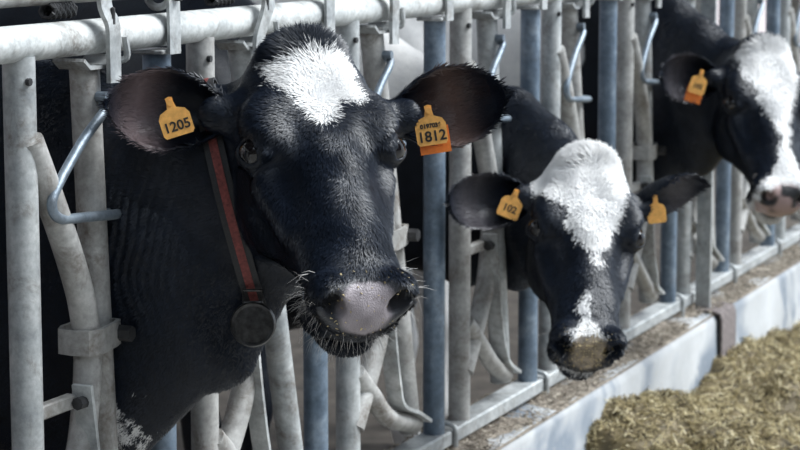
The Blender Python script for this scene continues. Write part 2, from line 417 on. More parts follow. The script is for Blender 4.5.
def head_sdf(P):
    """head space: x side, y poll->muzzle, z out of the forehead"""
    P = P.astype(np.float32); x = np.abs(P[..., 0]); y = P[..., 1]; z = P[..., 2]
    Q = P.copy(); Q[..., 0] = x
    ii = np.clip((y - _yy[0]) / (_yy[1] - _yy[0]), 0, 398.99); i0 = ii.astype(np.int32); fr = ii - i0
    L = lambda a: a[i0] * (1 - fr) + a[i0 + 1] * fr
    t, b, wu, wl = L(PT), L(PB), L(PU), L(PL)
    zc = (t + b) / 2; hz = (t - b) / 2; zz = (z - zc) / hz
    s = np.clip((zz + .9) / 1.4, 0, 1); s = s * s * (3 - 2 * s); w = wl + (wu - wl) * s
    n = 2.35; q = ((x / w) ** n + np.abs(zz) ** n) ** (1 / n)
    d = (q - 1) * np.minimum(w, hz) * .9
    d = smax(d, y - .600, .03); d = smax(d, -.03 - y, .03)
    # bones and muscles
    d = smin(d, ell(Q, (.086, .195, -.032), (.030, .055, .030)), .045)          # brow
    d = smin(d, ell(Q, (.062, .235, -.165), (.040, .095, .085)), .03)           # cheek
    d = smin(d, cap(Q, (.086, .275, -.082), (.064, .38, -.088), .017, .012), .03)  # facial crest
    d = smin(d, cap(Q, (0, .20, -.018), (0, .47, -.050), .030, .026), .03)      # nasal bridge
    d = smax(d, -ell(Q, (.088, .34, -.026), (.022, .075, .018)), .03)           # hollow beside the bridge
    d = smin(d, ell(Q, (0, .018, -.024), (.062, .048, .042)), .03)              # poll
    d = smax(d, -ell(Q, (0, .165, .036), (.030, .07, .018)), .03)               # dish of the forehead
    d = smin(d, ell(Q, (.050, .552, -.052), (.030, .036, .034)), .02)           # nostril wings
    d = smin(d, ell(Q, (0, .552, -.088), (.058, .045, .046)), .02)              # upper lip
    d = smin(d, ell(Q, (0, .528, -.166), (.046, .060, .030)), .012)             # chin
    d = smin(d, ell(Q, (.045, .535, -.128), (.026, .04, .024)), .015)
    # mouth line, a few millimetres deep
    zl = -.142 + .10 * np.maximum(.56 - y, 0) * .35
    d = smax(d, -np.maximum(np.maximum(np.abs(z - zl) - .0035, .43 - y), -(d + .011)), .006)
    # nostrils
    c_, s_ = math.cos(.55), math.sin(.55)
    Rn = np.array([[c_, 0, s_], [0, 1, 0], [-s_, 0, c_]])
    d = smax(d, -ell(Q, (.048, .580, -.047), (.015, .038, .022), Rn), .007)
    d = smax(d, -cap(Q, (.056, .582, -.036), (.076, .556, -.056), .008, .004), .008)
    # eye: ball bulge with a slit between lids
    c = EYE; e = EDIR.astype(np.float32)
    d = smax(d, -(np.sqrt(((Q - (c + e * .020)) ** 2).sum(-1)) - .031), .018)
    lid = np.sqrt(((Q - c) ** 2).sum(-1)) - .0325
    a1 = np.array([-.15, 1., -.10]); a1 -= a1 @ e * e; a1 /= np.linalg.norm(a1); a2 = np.cross(e, a1)
    Re = np.stack([a1, a2, e], 1)
    lid = smax(lid, -ell(Q, c + e * .028, (.0255, .0150, .024), Re), .003)
    d = smin(d, lid, .010)
    d = smin(d, cap(Q, c + e * .012 + a2 * .026 - a1 * .026, c + e * .012 + a2 * .026 + a1 * .02, .006, .006) if a2[2] > 0 else
             cap(Q, c + e * .012 - a2 * .026 - a1 * .026, c + e * .012 - a2 * .026 + a1 * .02, .006, .006), .012)
    return d

def axis(lo, hi, a, b, h, hc, g=1.22):
    v = list(np.arange(a, b + h * .5, h)); s = h; x = v[-1]
    while x < hi: s = min(s * g, hc); x += s; v.append(x)
    s = h; x = v[0]; pre = []
    while x > lo: s = min(s * g, hc); x -= s; pre.append(x)
    return np.array(pre[::-1] + v, np.float32)
def surface_nets(F, ax):
    S = F < 0; nx, ny, nz = F.shape
    cnt = np.zeros((nx - 1, ny - 1, nz - 1), np.int8)
    for dx in (0, 1):
        for dy in (0, 1):
            for dz in (0, 1): cnt += S[dx:nx - 1 + dx, dy:ny - 1 + dy, dz:nz - 1 + dz]
    I = np.argwhere((cnt > 0) & (cnt < 8)); idx = -np.ones(cnt.shape, np.int32); idx[I[:, 0], I[:, 1], I[:, 2]] = np.arange(len(I))
    acc = np.zeros((len(I), 3)); num = np.zeros(len(I))
    C = [(a, b, c) for a in (0, 1) for b in (0, 1) for c in (0, 1)]
    for a in C:
        for b in C:
            if sum(b) - sum(a) == 1 and all(q >= p for p, q in zip(a, b)):
                ia = I + a; ib = I + b
                fa = F[ia[:, 0], ia[:, 1], ia[:, 2]]; fb = F[ib[:, 0], ib[:, 1], ib[:, 2]]
                m = (fa < 0) != (fb < 0); t = np.where(m, fa / np.where(m, fa - fb, 1), 0)[:, None]
                pa = np.stack([ax[k][ia[:, k]] for k in range(3)], 1); pb = np.stack([ax[k][ib[:, k]] for k in range(3)], 1)
                acc += (pa + (pb - pa) * t) * m[:, None]; num += m
    V = acc / num[:, None]; Q = []
    for k in range(3):
        sl0 = [slice(None)] * 3; sl1 = [slice(None)] * 3; sl0[k] = slice(0, -1); sl1[k] = slice(1, None)
        A = S[tuple(sl0)]; B = S[tuple(sl1)]; E = np.argwhere(A != B); s0 = A[E[:, 0], E[:, 1], E[:, 2]]
        u, v = (k + 1) % 3, (k + 2) % 3
        ok = (E[:, u] > 0) & (E[:, v] > 0) & (E[:, u] < F.shape[u] - 1) & (E[:, v] < F.shape[v] - 1); E = E[ok]; s0 = s0[ok]
        def cell(du, dv):
            c = E.copy(); c[:, u] -= du; c[:, v] -= dv; return idx[c[:, 0], c[:, 1], c[:, 2]]
        q = np.stack([cell(1, 1), cell(0, 1), cell(0, 0), cell(1, 0)], 1); q[~s0] = q[~s0][:, ::-1]; Q.append(q)
    return V, np.concatenate(Q)

def ear_mesh(root, A, O, length, width, curl=1.0, n=26, m=15):
    """leaf-shaped cupped ear: axis A, hollow facing O; returns V,F,inner mask,s"""
    A = np.array(A, float); A /= np.linalg.norm(A); O = np.array(O, float); O -= O @ A * A; O /= np.linalg.norm(O); W = np.cross(A, O)
    V = []; inn = []; SS = []
    for layer in (0, 1):
        for i in range(n):
            s = i / (n - 1)
            w = width * (np.interp(s, [0, .12, .3, .5, .7, .85, .95, 1], [.30, .46, .80, 1.0, .92, .66, .34, .04]))
            ang = np.interp(s, [0, .2, .5, .8, 1], [2.3, 1.75, 1.2, .8, .5]) * curl   # half opening of the arc
            r = w / max(math.sin(min(ang, 1.5)), .3)
            th = .0045 if layer else 0
            bend = -.02 * s * s
            for j in range(m):
                t = -1 + 2 * j / (m - 1); a = t * ang
                rr = r + th * (1 - abs(t) ** 4 * .8)
                p = A * (s * length) + W * (rr * math.sin(a)) + O * (-rr * math.cos(a) + r * math.cos(ang) * .55 + bend) 
                V.append(np.array(root) + p); inn.append(1 - layer); SS.append(s)
    F = []; o = n * m
    for i in range(n - 1):
        for j in range(m - 1):
            a = i * m + j; F.append((a, a + 1, a + m + 1, a + m)); F.append((o + a, o + a + m, o + a + m + 1, o + a + 1))
        for j in (0, m - 1):
            a = i * m + j; q = (a, a + m, o + a + m, o + a); F.append(q if j == 0 else q[::-1])
    for j in range(m - 1):
        a = (n - 1) * m + j; F.append((a, a + 1, o + a + 1, o + a))
    return np.array(V), np.array(F), np.array(inn, float), np.array(SS)

def make_cow(name, label, P):
    poll = np.array(P['poll']); X, Y, Z = [np.array(P[k]) / np.linalg.norm(P[k]) for k in 'XYZ']
    Rh = np.stack([X, Y, Z], 1); sv = np.array(P.get('scale', (1.1, .88, 1.0))); sc = 1.0
    H = lambda p: poll + Rh @ (np.array(p, float) * sv)                # head -> world
    toH = lambda w: ((w - poll) @ Rh) / sv
    nx = P['neck_x']; bx = P.get('body_x', nx)
    h = P['res']
    corners = np.array([H((a, b, c)) for a in (-.15, .15) for b in (-.06, .63) for c in (-.27, .06)])
    lo, hi = corners.min(0), corners.max(0)
    ax = [axis(min(lo[0], bx - .48), max(hi[0], bx + .48), lo[0], hi[0], h, .03), axis(lo[1], 2.75, lo[1], max(hi[1], .05), h, .035), axis(ZC - .06, max(1.25, hi[2] + .03), lo[2], hi[2], h, .03)]
    d = np.full([len(a) for a in ax], .4, np.float32)
    def block(p0, p1):
        return tuple(slice(max(0, np.searchsorted(ax[k], p0[k]) - 1), np.searchsorted(ax[k], p1[k]) + 1) for k in range(3))
    def grid(sl): return np.stack(np.meshgrid(*[ax[k][sl[k]] for k in range(3)], indexing='ij'), -1)
    def put(fn, pts, rad, k):
        """evaluate one primitive only inside its own box"""
        pts = np.array(pts, float); g = np.max(rad) + k * 1.1 + .05
        sl = block(pts.min(0) - g, pts.max(0) + g)
        if any(q.stop - q.start < 2 for q in sl): return
        d[sl] = smin(d[sl], fn(grid(sl)), k)
    def p_ell(c, r, k): put(lambda G: ell(G, c, r), [c], r, k)
    def p_cap(a, b, ra, rb, k): put(lambda G: cap(G, a, b, ra, rb), [a, b], [ra, rb], k)
    def p_ecap(a, b, ra, rb, sd, k): put(lambda G: ecap(G, a, b, ra, rb, sd), [a, b], [*ra, *rb], k)
    S = (1., 0, 0); rise = P.get('rise', 0.)
    # trunk, legs
    p_ecap((bx, .80, .66 + rise), (bx, 1.45, .64 + rise), (.25, .37), (.33, .40), S, .02)
    p_ecap((bx, 1.45, .64 + rise), (bx, 2.25, .70 + rise), (.33, .40), (.26, .30), S, .10)
    p_cap((bx, .85, .93 + rise), (bx, 2.3, .93 + rise), .10, .09, .12)               # backbone
    p_ell((bx, .62, .42 + rise), (.17, .20, .25), .12)                              # brisket
    p_ell((bx, 2.05, .22 + rise), (.19, .2, .17), .10)                              # udder
    for s in (-1, 1):
        p_ell((bx + s * .19, .82, .62 + rise), (.09, .18, .30), .08)                # shoulder
        p_ell((bx + s * .2, 2.25, .52 + rise), (.11, .22, .33), .08)                # thigh
        p_ell((bx + s * .24, 2.0, .93 + rise), (.06, .09, .07), .08)                # hook bone
        for pts in ([(.17, .80, .36, .10), (.16, .82, .16, .065), (.15, .78, -.08, .046), (.15, .79, -.30, .036), (.15, .76, -.40, .048)],
                    [(.20, 2.12, .34, .12), (.20, 2.08, .20, .085), (.19, 2.34, -.02, .050), (.18, 2.30, -.29, .038), (.18, 2.26, -.40, .048)]):
            for a, b in zip(pts, pts[1:]): p_cap((bx + s * a[0], *a[1:3]), (bx + s * b[0], *b[1:3]), a[3], b[3], .035)
    for a, b in (((0, 2.5, .93), (0, 2.60, .8)), ((0, 2.60, .8), (0, 2.60, .25)), ((0, 2.6, .25), (0, 2.6, .0))):
        p_cap((bx + a[0], a[1], a[2] + rise), (bx + b[0], b[1], b[2] + rise), .03, .03 if a[2] > .3 else .05, .03)
    d = smax(d, (ZC + .002 - ax[2])[None, None, :], .005).astype(np.float32)
    # neck
    nk = P['neck']      # list of (x,y,z,half width,half height)
    for a, b in zip(nk, nk[1:]):
        v = np.array(b[:3]) - np.array(a[:3]); sd = np.cross(v, (0, 0, 1))
        p_ecap(a[:3], b[:3], a[3:], b[3:], sd, .05)
    # head block
    sl = block(lo - .02, hi + .02); G = grid(sl)
    GH = toH(G); hd = head_sdf(GH) * sc
    ears = P['ears']
    for e in ears:
        r0 = H(e['root']); A = np.array(e['A']) / np.linalg.norm(e['A'])
        hd = smin(hd, cap(G, r0 - A * .035, r0 + A * .028, .036, .028), .03)
    d[sl] = smin(d[sl], hd, .028); del G, GH, hd
    # thin skin folds on the neck
    V, F = surface_nets(d, ax); del d
    inner = np.zeros(len(V)); earS = np.full(len(V), -1.); earid = np.zeros(len(V), int)
    for q, e in enumerate(ears):
        v, f, inn, s = ear_mesh(H(e['root']), e['A'], e['O'], e['len'], e['wid'], e.get('curl', 1.))
        F = np.concatenate([F, f + len(V)]); V = np.concatenate([V, v]); inner = np.concatenate([inner, inn]); earS = np.concatenate([earS, s]); earid = np.concatenate([earid, np.full(len(v), q + 1)])
    L = toH(V)
    base = np.array([bx, 1.2, ZC])
    # neck wrinkles
    if 'folds' in P:
        c0 = np.array(P['folds']); g = np.exp(-(((V - c0) / np.array([.10, .075, .13])) ** 2).sum(1)) * (earS < 0)
        ph = (V[:, 1] + .18 * (V[:, 2] - c0[2]) + 1.2 * (V[:, 2] - c0[2]) ** 2) / .017 + 1.6 * vnoise(V * 14)
        V[:, 0] += .0032 * g * np.sin(ph * 2 * np.pi)
    cv, skin, amt = P['coat'](V, L, inner, earS, earid)
    root = empty(name, base); tag(root, label, 'cow', 'dairy cows feeding through the barrier')
    body = mesh_np('body', V - base, F, M['coat'], root); fattr(body, 'coat', cv); fattr(body, 'skin_amt', amt); cattr(body, 'skin', skin)
    # ---- eyes
    for s in (-1, 1):
        c = EYE * (s, 1, 1); mb = MB(); n1, n2 = 18, 12; vv = []; ff = []
        for i in range(n2 + 1):
            for j in range(n1):
                th = math.pi * i / n2; ph = 2 * math.pi * j / n1
                vv.append(H(c + .0292 * np.array((math.sin(th) * math.cos(ph), math.sin(th) * math.sin(ph), math.cos(th)))) - base)
        for i in range(n2):
            for j in range(n1): ff.append((i * n1 + j, (i + 1) * n1 + j, (i + 1) * n1 + (j + 1) % n1, i * n1 + (j + 1) % n1))
        mb.add(vv, ff).build('eye', M['eye'], root)
    # ---- hair
    me = body.data; nrm = np.zeros(len(V) * 3, np.float32); me.vertices.foreach_get('normal', nrm); nrm = nrm.reshape(-1, 3)
    fc = V[F].mean(1); fl = L[F].mean(1); fe = earS[F].mean(1); fin = inner[F].mean(1)
    area = np.linalg.norm(np.cross(V[F[:, 2]] - V[F[:, 0]], V[F[:, 3]] - V[F[:, 1]]), axis=1) / 2
    facing = (nrm[F].mean(1) @ np.array([-.91, -.39, .14])) > -.35
    w = area * facing * (fc[:, 1] < P.get('hair_to', .25)); head = (fl[:, 1] > -.03) & (fl[:, 2] > -.30)
    w = w * np.where(head, 1.0, .35); w = w * np.where((amt[F].mean(1) > .5) & (fe < 0), 0., 1.0)
    # keep the eyeballs bare
    for s in (-1, 1): w = w * (np.linalg.norm(fl - (EYE + EDIR * .016) * (s, 1, 1), axis=1) > .034)
    N = P['hairs']; pick = rng.choice(len(F), N, p=w / w.sum()); uv = rng.random((N, 2)); u, v = uv[:, :1], uv[:, 1:]
    Fp = F[pick]
    bil = lambda A: A[Fp[:, 0]] * (1 - u) * (1 - v) + A[Fp[:, 1]] * u * (1 - v) + A[Fp[:, 2]] * u * v + A[Fp[:, 3]] * (1 - u) * v
    hp = bil(V); hn = bil(nrm); hn /= np.linalg.norm(hn, axis=1, keepdims=True); hl = toH(hp)
    hc = bil(cv[:, None])[:, 0]; hs = bil(skin); ha = bil(amt[:, None])[:, 0]; he = earS[Fp].mean(1)
    # growth direction : down the face, swirling from the forehead, backwards and down on the neck
    fl_ = np.zeros((N, 3)); onhead = (hl[:, 1] > -.03) & (hl[:, 2] > -.26)
    dl = np.stack([np.tanh(hl[:, 0] / .04) * .55 + hl[:, 0] * 3, np.tanh((hl[:, 1] - .17) / .06) * .85, np.full(N, -.25)], 1)
    fl_ = np.where(onhead[:, None], dl @ Rh.T, np.array([0, .6, -.8]))
    for q, e in enumerate(ears):
        m = earid[Fp[:, 0]] == q + 1; fl_[m] = np.array(e['A']) * .8
    fl_ += rng.normal(0, .22, (N, 3)) + (vnoise(hp * 30)[:, None] - .5) * 1.2 * np.array([1., -1., .3]); fl_ -= (fl_ * hn).sum(1, keepdims=True) * hn; fl_ /= np.linalg.norm(fl_, axis=1, keepdims=True) + 1e-6
    ln = np.where(onhead, .011, .009) * rng.uniform(.6, 1.4, N) * sc
    pt = np.clip(1 - np.linalg.norm((hl - np.array([0, .035, .0])) / np.array([.085, .055, .07]), axis=1), 0, 1)   # poll tuft
    ln = ln + pt * rng.uniform(.008, .03, N); lift = .12 + .45 * pt + rng.uniform(0, .12, N)
    edge = (he > .0) & (np.abs(rng.random(N)) < .5); ln = np.where(edge, ln * 1.4, ln)
    sd = np.cross(hn, fl_); wd = (P.get('hair_w', .0009) * rng.uniform(.7, 1.3, N))[:, None]
    mid = hp + fl_ * (ln * .55)[:, None] + hn * (ln * lift * .7)[:, None]
    tip = hp + fl_ * ln[:, None] + hn * (ln * lift)[:, None]
    rt = hp - hn * .001
    HV = np.stack([rt - sd * wd, rt + sd * wd, mid + sd * wd * .8, mid - sd * wd * .8, tip], 1).reshape(-1, 3)
    k = np.arange(N)[:, None] * 5
    HF = np.concatenate([np.concatenate([k, k + 1, k + 2], 1), np.concatenate([k, k + 2, k + 3], 1), np.concatenate([k + 3, k + 2, k + 4], 1)])
    ho = mesh_np('hair', HV - base, HF, M['hair'], root, smooth=False); tag(ho, kind='stuff')
    rp = lambda a: np.repeat(a, 5, axis=0)
    fattr(ho, 'coat', rp(hc + rng.normal(0, .0035, N))); fattr(ho, 'skin_amt', rp(ha)); cattr(ho, 'skin', rp(hs))
    # ---- whiskers
    if P.get('whiskers', 0):
        K = P['whiskers']; mz = (fl[:, 1] > .49) & (fl[:, 2] < -.045) & (fl[:, 2] > -.20) & (amt[F].mean(1) < .6)
        w = area * mz; pk = rng.choice(len(F), K, p=w / w.sum()); q = V[F[pk]].mean(1); n_ = nrm[F[pk]].mean(1)
        mb = MB()
        for a, b in zip(q, n_):
            Lw = random.uniform(.008, .036); dn = np.array([0, 0, -1.]) * random.uniform(.2, .9) + rng.normal(0, .3, 3); g = b + dn * .5; g /= np.linalg.norm(g)
            mb.tube([a - base, a + g * Lw * .5 - base, a + (g + dn * .35) * Lw - base], lambda t: .00045 * (1.15 - t), 3)
        wk = mb.build('whiskers', P.get('whisker_mat', M['whisker']), root); tag(wk, kind='stuff')
    if P.get('crumbs', 0):
        K = P['crumbs']; c0, rr = P['crumb_at']; w = area * np.exp(-(((fl - np.array(c0)) / np.array(rr)) ** 2).sum(1)) * facing
        pk = rng.choice(len(F), K, p=w / w.sum()); q = V[F[pk]].mean(1) + nrm[F[pk]].mean(1) * .0012; mb = MB()
        for a in q:
            z = random.uniform(.0012, .0032); t4 = rng.normal(0, 1, (4, 3)); t4 = a + t4 / np.linalg.norm(t4, axis=1, keepdims=True) * z - base
            mb.add(t4, [(0, 1, 2), (0, 2, 3), (0, 3, 1), (1, 3, 2)])
        tag(mb.build('feed_crumbs', M['crumb'], root, smooth=False), kind='stuff')
    return root, base, H, Rh
M['crumb'] = plain('feed_crumb', (.50, .40, .22), .8)
M['whisker'] = plain('whisker', (.42, .40, .38), .5)

def tri_mask(p, poly):
    """signed distance to a polygon (positive inside), p (N,2)"""
    poly = np.array(poly, float); d = np.full(len(p), 1e9); ins = np.zeros(len(p), bool); n = len(poly)
    for i in range(n):
        a, b = poly[i], poly[(i + 1) % n]; e = b - a; w = p - a
        t = np.clip((w @ e) / (e @ e), 0, 1); d = np.minimum(d, ((w - t[:, None] * e) ** 2).sum(1))
        c = ((a[1] > p[:, 1]) != (b[1] > p[:, 1])) & (p[:, 0] < (b[0] - a[0]) * (p[:, 1] - a[1]) / (b[1] - a[1] + 1e-12) + a[0]); ins ^= c
    return np.where(ins, 1, -1) * np.sqrt(d)
def fuzz(L, s=38, a=.022): return (vnoise(L * s) - .5) * a + (vnoise(L * s * 2.7, 3) - .5) * a * .6
def on_front(L): return np.where((L[:, 2] > -.075) | (L[:, 1] > .5), 0, -1.)

def nose_mask(L, wx=.036, y0=.535, z1=-.118):
    c = np.array([0, .582, -.052]); q = (L - c) / np.array([wx, .040, .056]); r = np.sqrt((q ** 2).sum(1))
    return np.clip((1.12 - r) * 5, 0, 1)
def ear_skin(skin, amt, inner, earS, col=(.10, .075, .075), a=.7, s0=.30, sw=.22):
    m = (inner > .5) & (earS > .05); k = np.exp(-((earS - s0) / sw) ** 2) * a
    amt[m] = np.maximum(amt[m], k[m]); skin[m] = col
def coat1(V, L, inner, earS, earid):
    f = fuzz(L); hd = earS < 0
    cv = tri_mask(L[:, :2], P1_BLAZE) + f; cv = np.where(on_front(L) < 0, -.1, cv)
    th = .062 - np.linalg.norm((V - np.array([-.17, .0, .29])) * (.8, .7, .45), axis=1); cv = np.maximum(cv, th + f * 2)      # brisket
    jw = np.minimum(np.minimum(-.215 - L[:, 2], L[:, 1] - .20), .44 - L[:, 1]); jw = np.minimum(jw, np.minimum(L[:, 2] + .31, (-.33 - V[:, 1]) * .7)); cv = np.maximum(cv, np.minimum(jw, .05) + f * .5)     # pale underside of the jaw
    cv = np.where(hd, cv, -.1)
    pad = nose_mask(L, .040); pad = pad * np.clip((.050 - np.abs(L[:, 0]) - np.clip(.60 - L[:, 1], 0, 1) * .0 + np.clip(L[:, 2] + .075, -.1, .02) * .45) * 90, 0, 1)
    wet = np.clip((1.0 - np.sqrt((((L - np.array([0, .575, -.055])) / np.array([.078, .048, .060])) ** 2).sum(1))) * 8, 0, 1)
    skin = np.array((.045, .046, .052)) * (1 - pad[:, None]) + np.array((.40, .355, .375)) * pad[:, None]; amt = np.maximum(pad, wet * .9)
    sp = vnoise(L * 60, 9); skin = skin * (.62 + .55 * sp[:, None])
    amt = amt * hd; ear_skin(skin, amt, inner * (earid == 1), earS, (.30, .225, .225), .85, .68, .16); ear_skin(skin, amt, inner * (earid == 2), earS, (.17, .115, .10), .85, .50, .16)
    return cv, skin, amt
P1_BLAZE = [(.070, .060), (.03, .066), (-.024, .060), (-.060, .066), (-.064, .08), (-.048, .119), (-.064, .150), (-.058, .166), (-.028, .172), (-.016, .19), (.010, .225), (.021, .20), (.037, .178), (.053, .138), (.070, .105)]
def coat2(V, L, inner, earS, earid):
    f = fuzz(L); hd = earS < 0
    cv = tri_mask(L[:, :2], [(.118, .07), (.096, .0), (.05, -.06), (-.06, -.06), (-.083, .05), (-.083, .125), (-.06, .186), (-.039, .265), (-.013, .355), (-.0, .342), (.029, .272), (.060, .197), (.090, .158), (.112, .125)]) + f
    c2 = tri_mask(L[:, :2], [(.012, .43), (.0, .44), (.004, .49), (-.022, .53), (-.028, .57), (.012, .58), (.036, .56), (.022, .51), (.022, .46)]) + f * .8
    cv = np.maximum(cv, c2); cv = np.where(on_front(L) < 0, -.1, cv); cv = np.where((L[:, 1] < .02) & (L[:, 2] < -.06), -.1, cv)
    w = .12 - np.abs(V[:, 1] - .30) + (vnoise(V * 7) - .5) * .10 + np.clip(V[:, 2] - .86, -.5, .1) * .9
    cv = np.maximum(cv, np.where(V[:, 1] > .15, w, -.1)); cv = np.where(hd, cv, -.1)
    skin = np.tile((.30, .24, .17), (len(V), 1)); sp = vnoise(L * 90, 9); skin = skin * (.35 + 1.0 * sp[:, None])
    amt = nose_mask(L, .036) * .9 * hd; ear_skin(skin, amt, inner, earS, (.14, .13, .14), .8, .6, .2)
    return cv, skin, amt
def coat3(V, L, inner, earS, earid):
    f = fuzz(L); hd = earS < 0
    cv = tri_mask(L[:, :2], [(.085, .05), (.03, .02), (-.05, .02), (-.076, .04), (-.060, .15), (-.035, .27), (-.024, .40), (-.045, .48), (-.08, .52), (-.08, .62), (.09, .62), (.085, .56), (.05, .52), (.018, .46), (.004, .38), (.034, .26), (.078, .16)]) + f * .8
    cv = np.where((L[:, 2] < -.075) & (L[:, 1] < .46), -.1, cv)
    w = np.minimum(V[:, 1] - .27, 1.6 - V[:, 1]) + (vnoise(V * 5) - .5) * .10 + np.clip(V[:, 2] - .75, -.6, .3) * .25
    cv = np.maximum(cv, np.where(V[:, 1] > .1, np.minimum(w, .1), -.1)); cv = np.where(hd, cv, -.1)
    skin = np.tile((.36, .26, .25), (len(V), 1)); sp = vnoise(L * 34, 9); k = np.clip((sp - .46) * 9, 0, 1)[:, None]
    skin = skin * (1 - k) + np.array((.03, .03, .032)) * k
    amt = np.clip((1.35 - np.sqrt((((L - np.array([0, .58, -.08])) / np.array([.055, .05, .06])) ** 2).sum(1))) * 5, 0, 1) * hd
    ear_skin(skin, amt, inner, earS, (.13, .12, .13), .8, .6, .2)
    return cv, skin, amt

EARS1 = [dict(root=(.108, .105, -.085), A=(-.68, .78, .12), O=(-.80, -.40, .1), len=.205, wid=.068, curl=1.0),
          dict(root=(-.122, .135, -.075), A=(.38, -.91, .22), O=(-.85, -.35, .1), len=.205, wid=.068, curl=1.0)]
cow1 = make_cow('dairy_cow', 'nearest black cow with a white forehead triangle and red collar, head turned to camera', dict(
    poll=(-0.0551, -0.3218, 1.0480), X=(-0.6817, 0.7316, 0.0084), Y=(-0.5295, -0.4854, -0.6957), Z=(-0.5049, -0.4787, 0.7183), res=.0048,
    neck_x=-.10, body_x=-.10, hairs=150000, whiskers=420, hair_to=.35, crumbs=130, crumb_at=((0, .56, -.06), (.07, .06, .07)), folds=(-.19, -.05, .72),
    neck=[(-.10, .75, .66, .20, .34), (-.08, .10, .63, .078, .335), (-.078, -.06, .69, .080, .26), (-.05, -.20, .80, .085, .18), (-.03, -.27, .88, .08, .12)],
    ears=EARS1,
    coat=coat1))
EARS2 = [dict(root=(.106, .105, -.085), A=(-.80, .60, .02), O=(-.80, -.50, .25), len=.215, wid=.066),
          dict(root=(-.108, .115, -.085), A=(.42, -.88, .22), O=(-.55, -.35, -.60), len=.185, wid=.056)]
cow2 = make_cow('dairy_cow', 'middle cow with a broad white forehead and black muzzle, head lowered over the curb', dict(
    poll=(1.4537, -0.3175, 0.7128), X=(-0.4719, 0.8737, 0.1182), Y=(-0.6165, -0.2311, -0.7527), Z=(-0.6303, -0.4281, 0.6477), scale=(1.06, .86, 1.0), res=.0062,
    neck_x=1.75, hairs=70000, whiskers=120, hair_to=.1, crumbs=500, crumb_at=((0, .575, -.06), (.04, .03, .05)), hair_w=.0012,
    neck=[(1.75, .75, .66, .20, .33), (1.78, .40, .66, .12, .29), (1.81, .10, .56, .082, .24), (1.805, -.02, .555, .082, .215), (1.72, -.12, .55, .09, .19), (1.60, -.23, .58, .085, .13)],
    ears=EARS2,
    coat=coat2))
EARS3 = [dict(root=(.106, .105, -.085), A=(-.80, .60, .10), O=(-.80, -.50, .2), len=.195, wid=.072),
          dict(root=(-.100, .090, -.095), A=(.45, -.88, .10), O=(-.7, -.45, .1), len=.19, wid=.06)]
cow3 = make_cow('dairy_cow', 'far right black cow with a long white blaze and spotted pink muzzle', dict(
    poll=(2.9375, -0.3526, 0.8862), X=(-0.5781, 0.8094, 0.1034), Y=(-0.5577, -0.2994, -0.7741), Z=(-0.5956, -0.5052, 0.6245), res=.0065,
    neck_x=3.06, hairs=50000, whiskers=60, hair_to=.1, hair_w=.0014,
    neck=[(3.06, .75, .72, .20, .34), (3.085, .12, .72, .084, .29), (3.08, -.02, .715, .084, .25), (3.04, -.12, .71, .09, .22), (2.99, -.25, .74, .09, .15)],
    ears=EARS3,
    coat=coat3))

# ------------------------------------------------------------------ ear tags, collar
from mathutils.bvhtree import BVHTree
def text_mesh(txt, size):
    c = bpy.data.curves.new('lettering', 'FONT'); c.body = txt; c.size = size; c.align_x = 'CENTER'; c.align_y = 'CENTER'; c.extrude = .0004; c.offset = .0006
    o = bpy.data.objects.new('tmp', c); COL.objects.link(o); dg = bpy.context.evaluated_depsgraph_get()
    me = bpy.data.meshes.new_from_object(o.evaluated_get(dg)); bpy.data.objects.remove(o); return me
def basis(n, up):
    n = Vector(n).normalized(); up = Vector(up); y = (up - n * up.dot(n)).normalized(); x = y.cross(n); return Matrix((x, y, n)).transposed()
def ear_tag(cow, pos, nrm, up, lines, w=.056, hgt=.05, back=None, sc=.86):
    root, base, H, Rh = cow
    B = basis(nrm, up).to_4x4(); Mx = Matrix.Translation(Vector(pos) - Vector(base)) @ B @ Matrix.Scale(sc, 4)
    a = w / 2; out = [(-a * .86, -hgt), (a * .86, -hgt), (a, -hgt + .006), (a, -.012), (a * .8, -.002), (a * .30, .004), (a * .22, .016), (.007, .024), (0, .026), (-.007, .024), (-a * .22, .016), (-a * .30, .004), (-a * .8, -.002), (-a, -.012), (-a, -hgt + .006)]
    t = MB().plate(out, .0022, Mx).build('ear_tag', M['tag'], root, smooth=False)
    t['label'] = 'orange plastic ear tag with printed number'
    bn = MB(); bn.cyl(Mx @ Vector((0, .015, -.001)), Mx @ Vector((0, .015, .005)), .0065 * sc, 10); b = bn.build('button', M['tag'], t)
    for txt, size, oy in lines:
        me = text_mesh(txt, size); me.transform(Mx @ Matrix.Translation((0, oy, .0016))); me.materials.clear(); me.materials.append(M['ink'])
        o = bpy.data.objects.new('lettering', me); COL.objects.link(o); o.parent = t
    if back:
        Mb = Mx @ Matrix.Translation(Vector(back))
        MB().plate([(-a, -hgt), (a, -hgt), (a, 0), (-a, 0)], .0022, Mb).build('ear_tag', M['tag_back'], root, smooth=False)
def on_ear(cow, e, s, w, off):
    """a point in front of the ear's hollow: s along the axis, w across it"""
    root, base, H, Rh = cow; A = np.array(e['A'], float); A /= np.linalg.norm(A); O = np.array(e['O'], float); O -= O @ A * A; O /= np.linalg.norm(O)
    return H(e['root']) + A * e['len'] * s + np.cross(A, O) * w + O * off

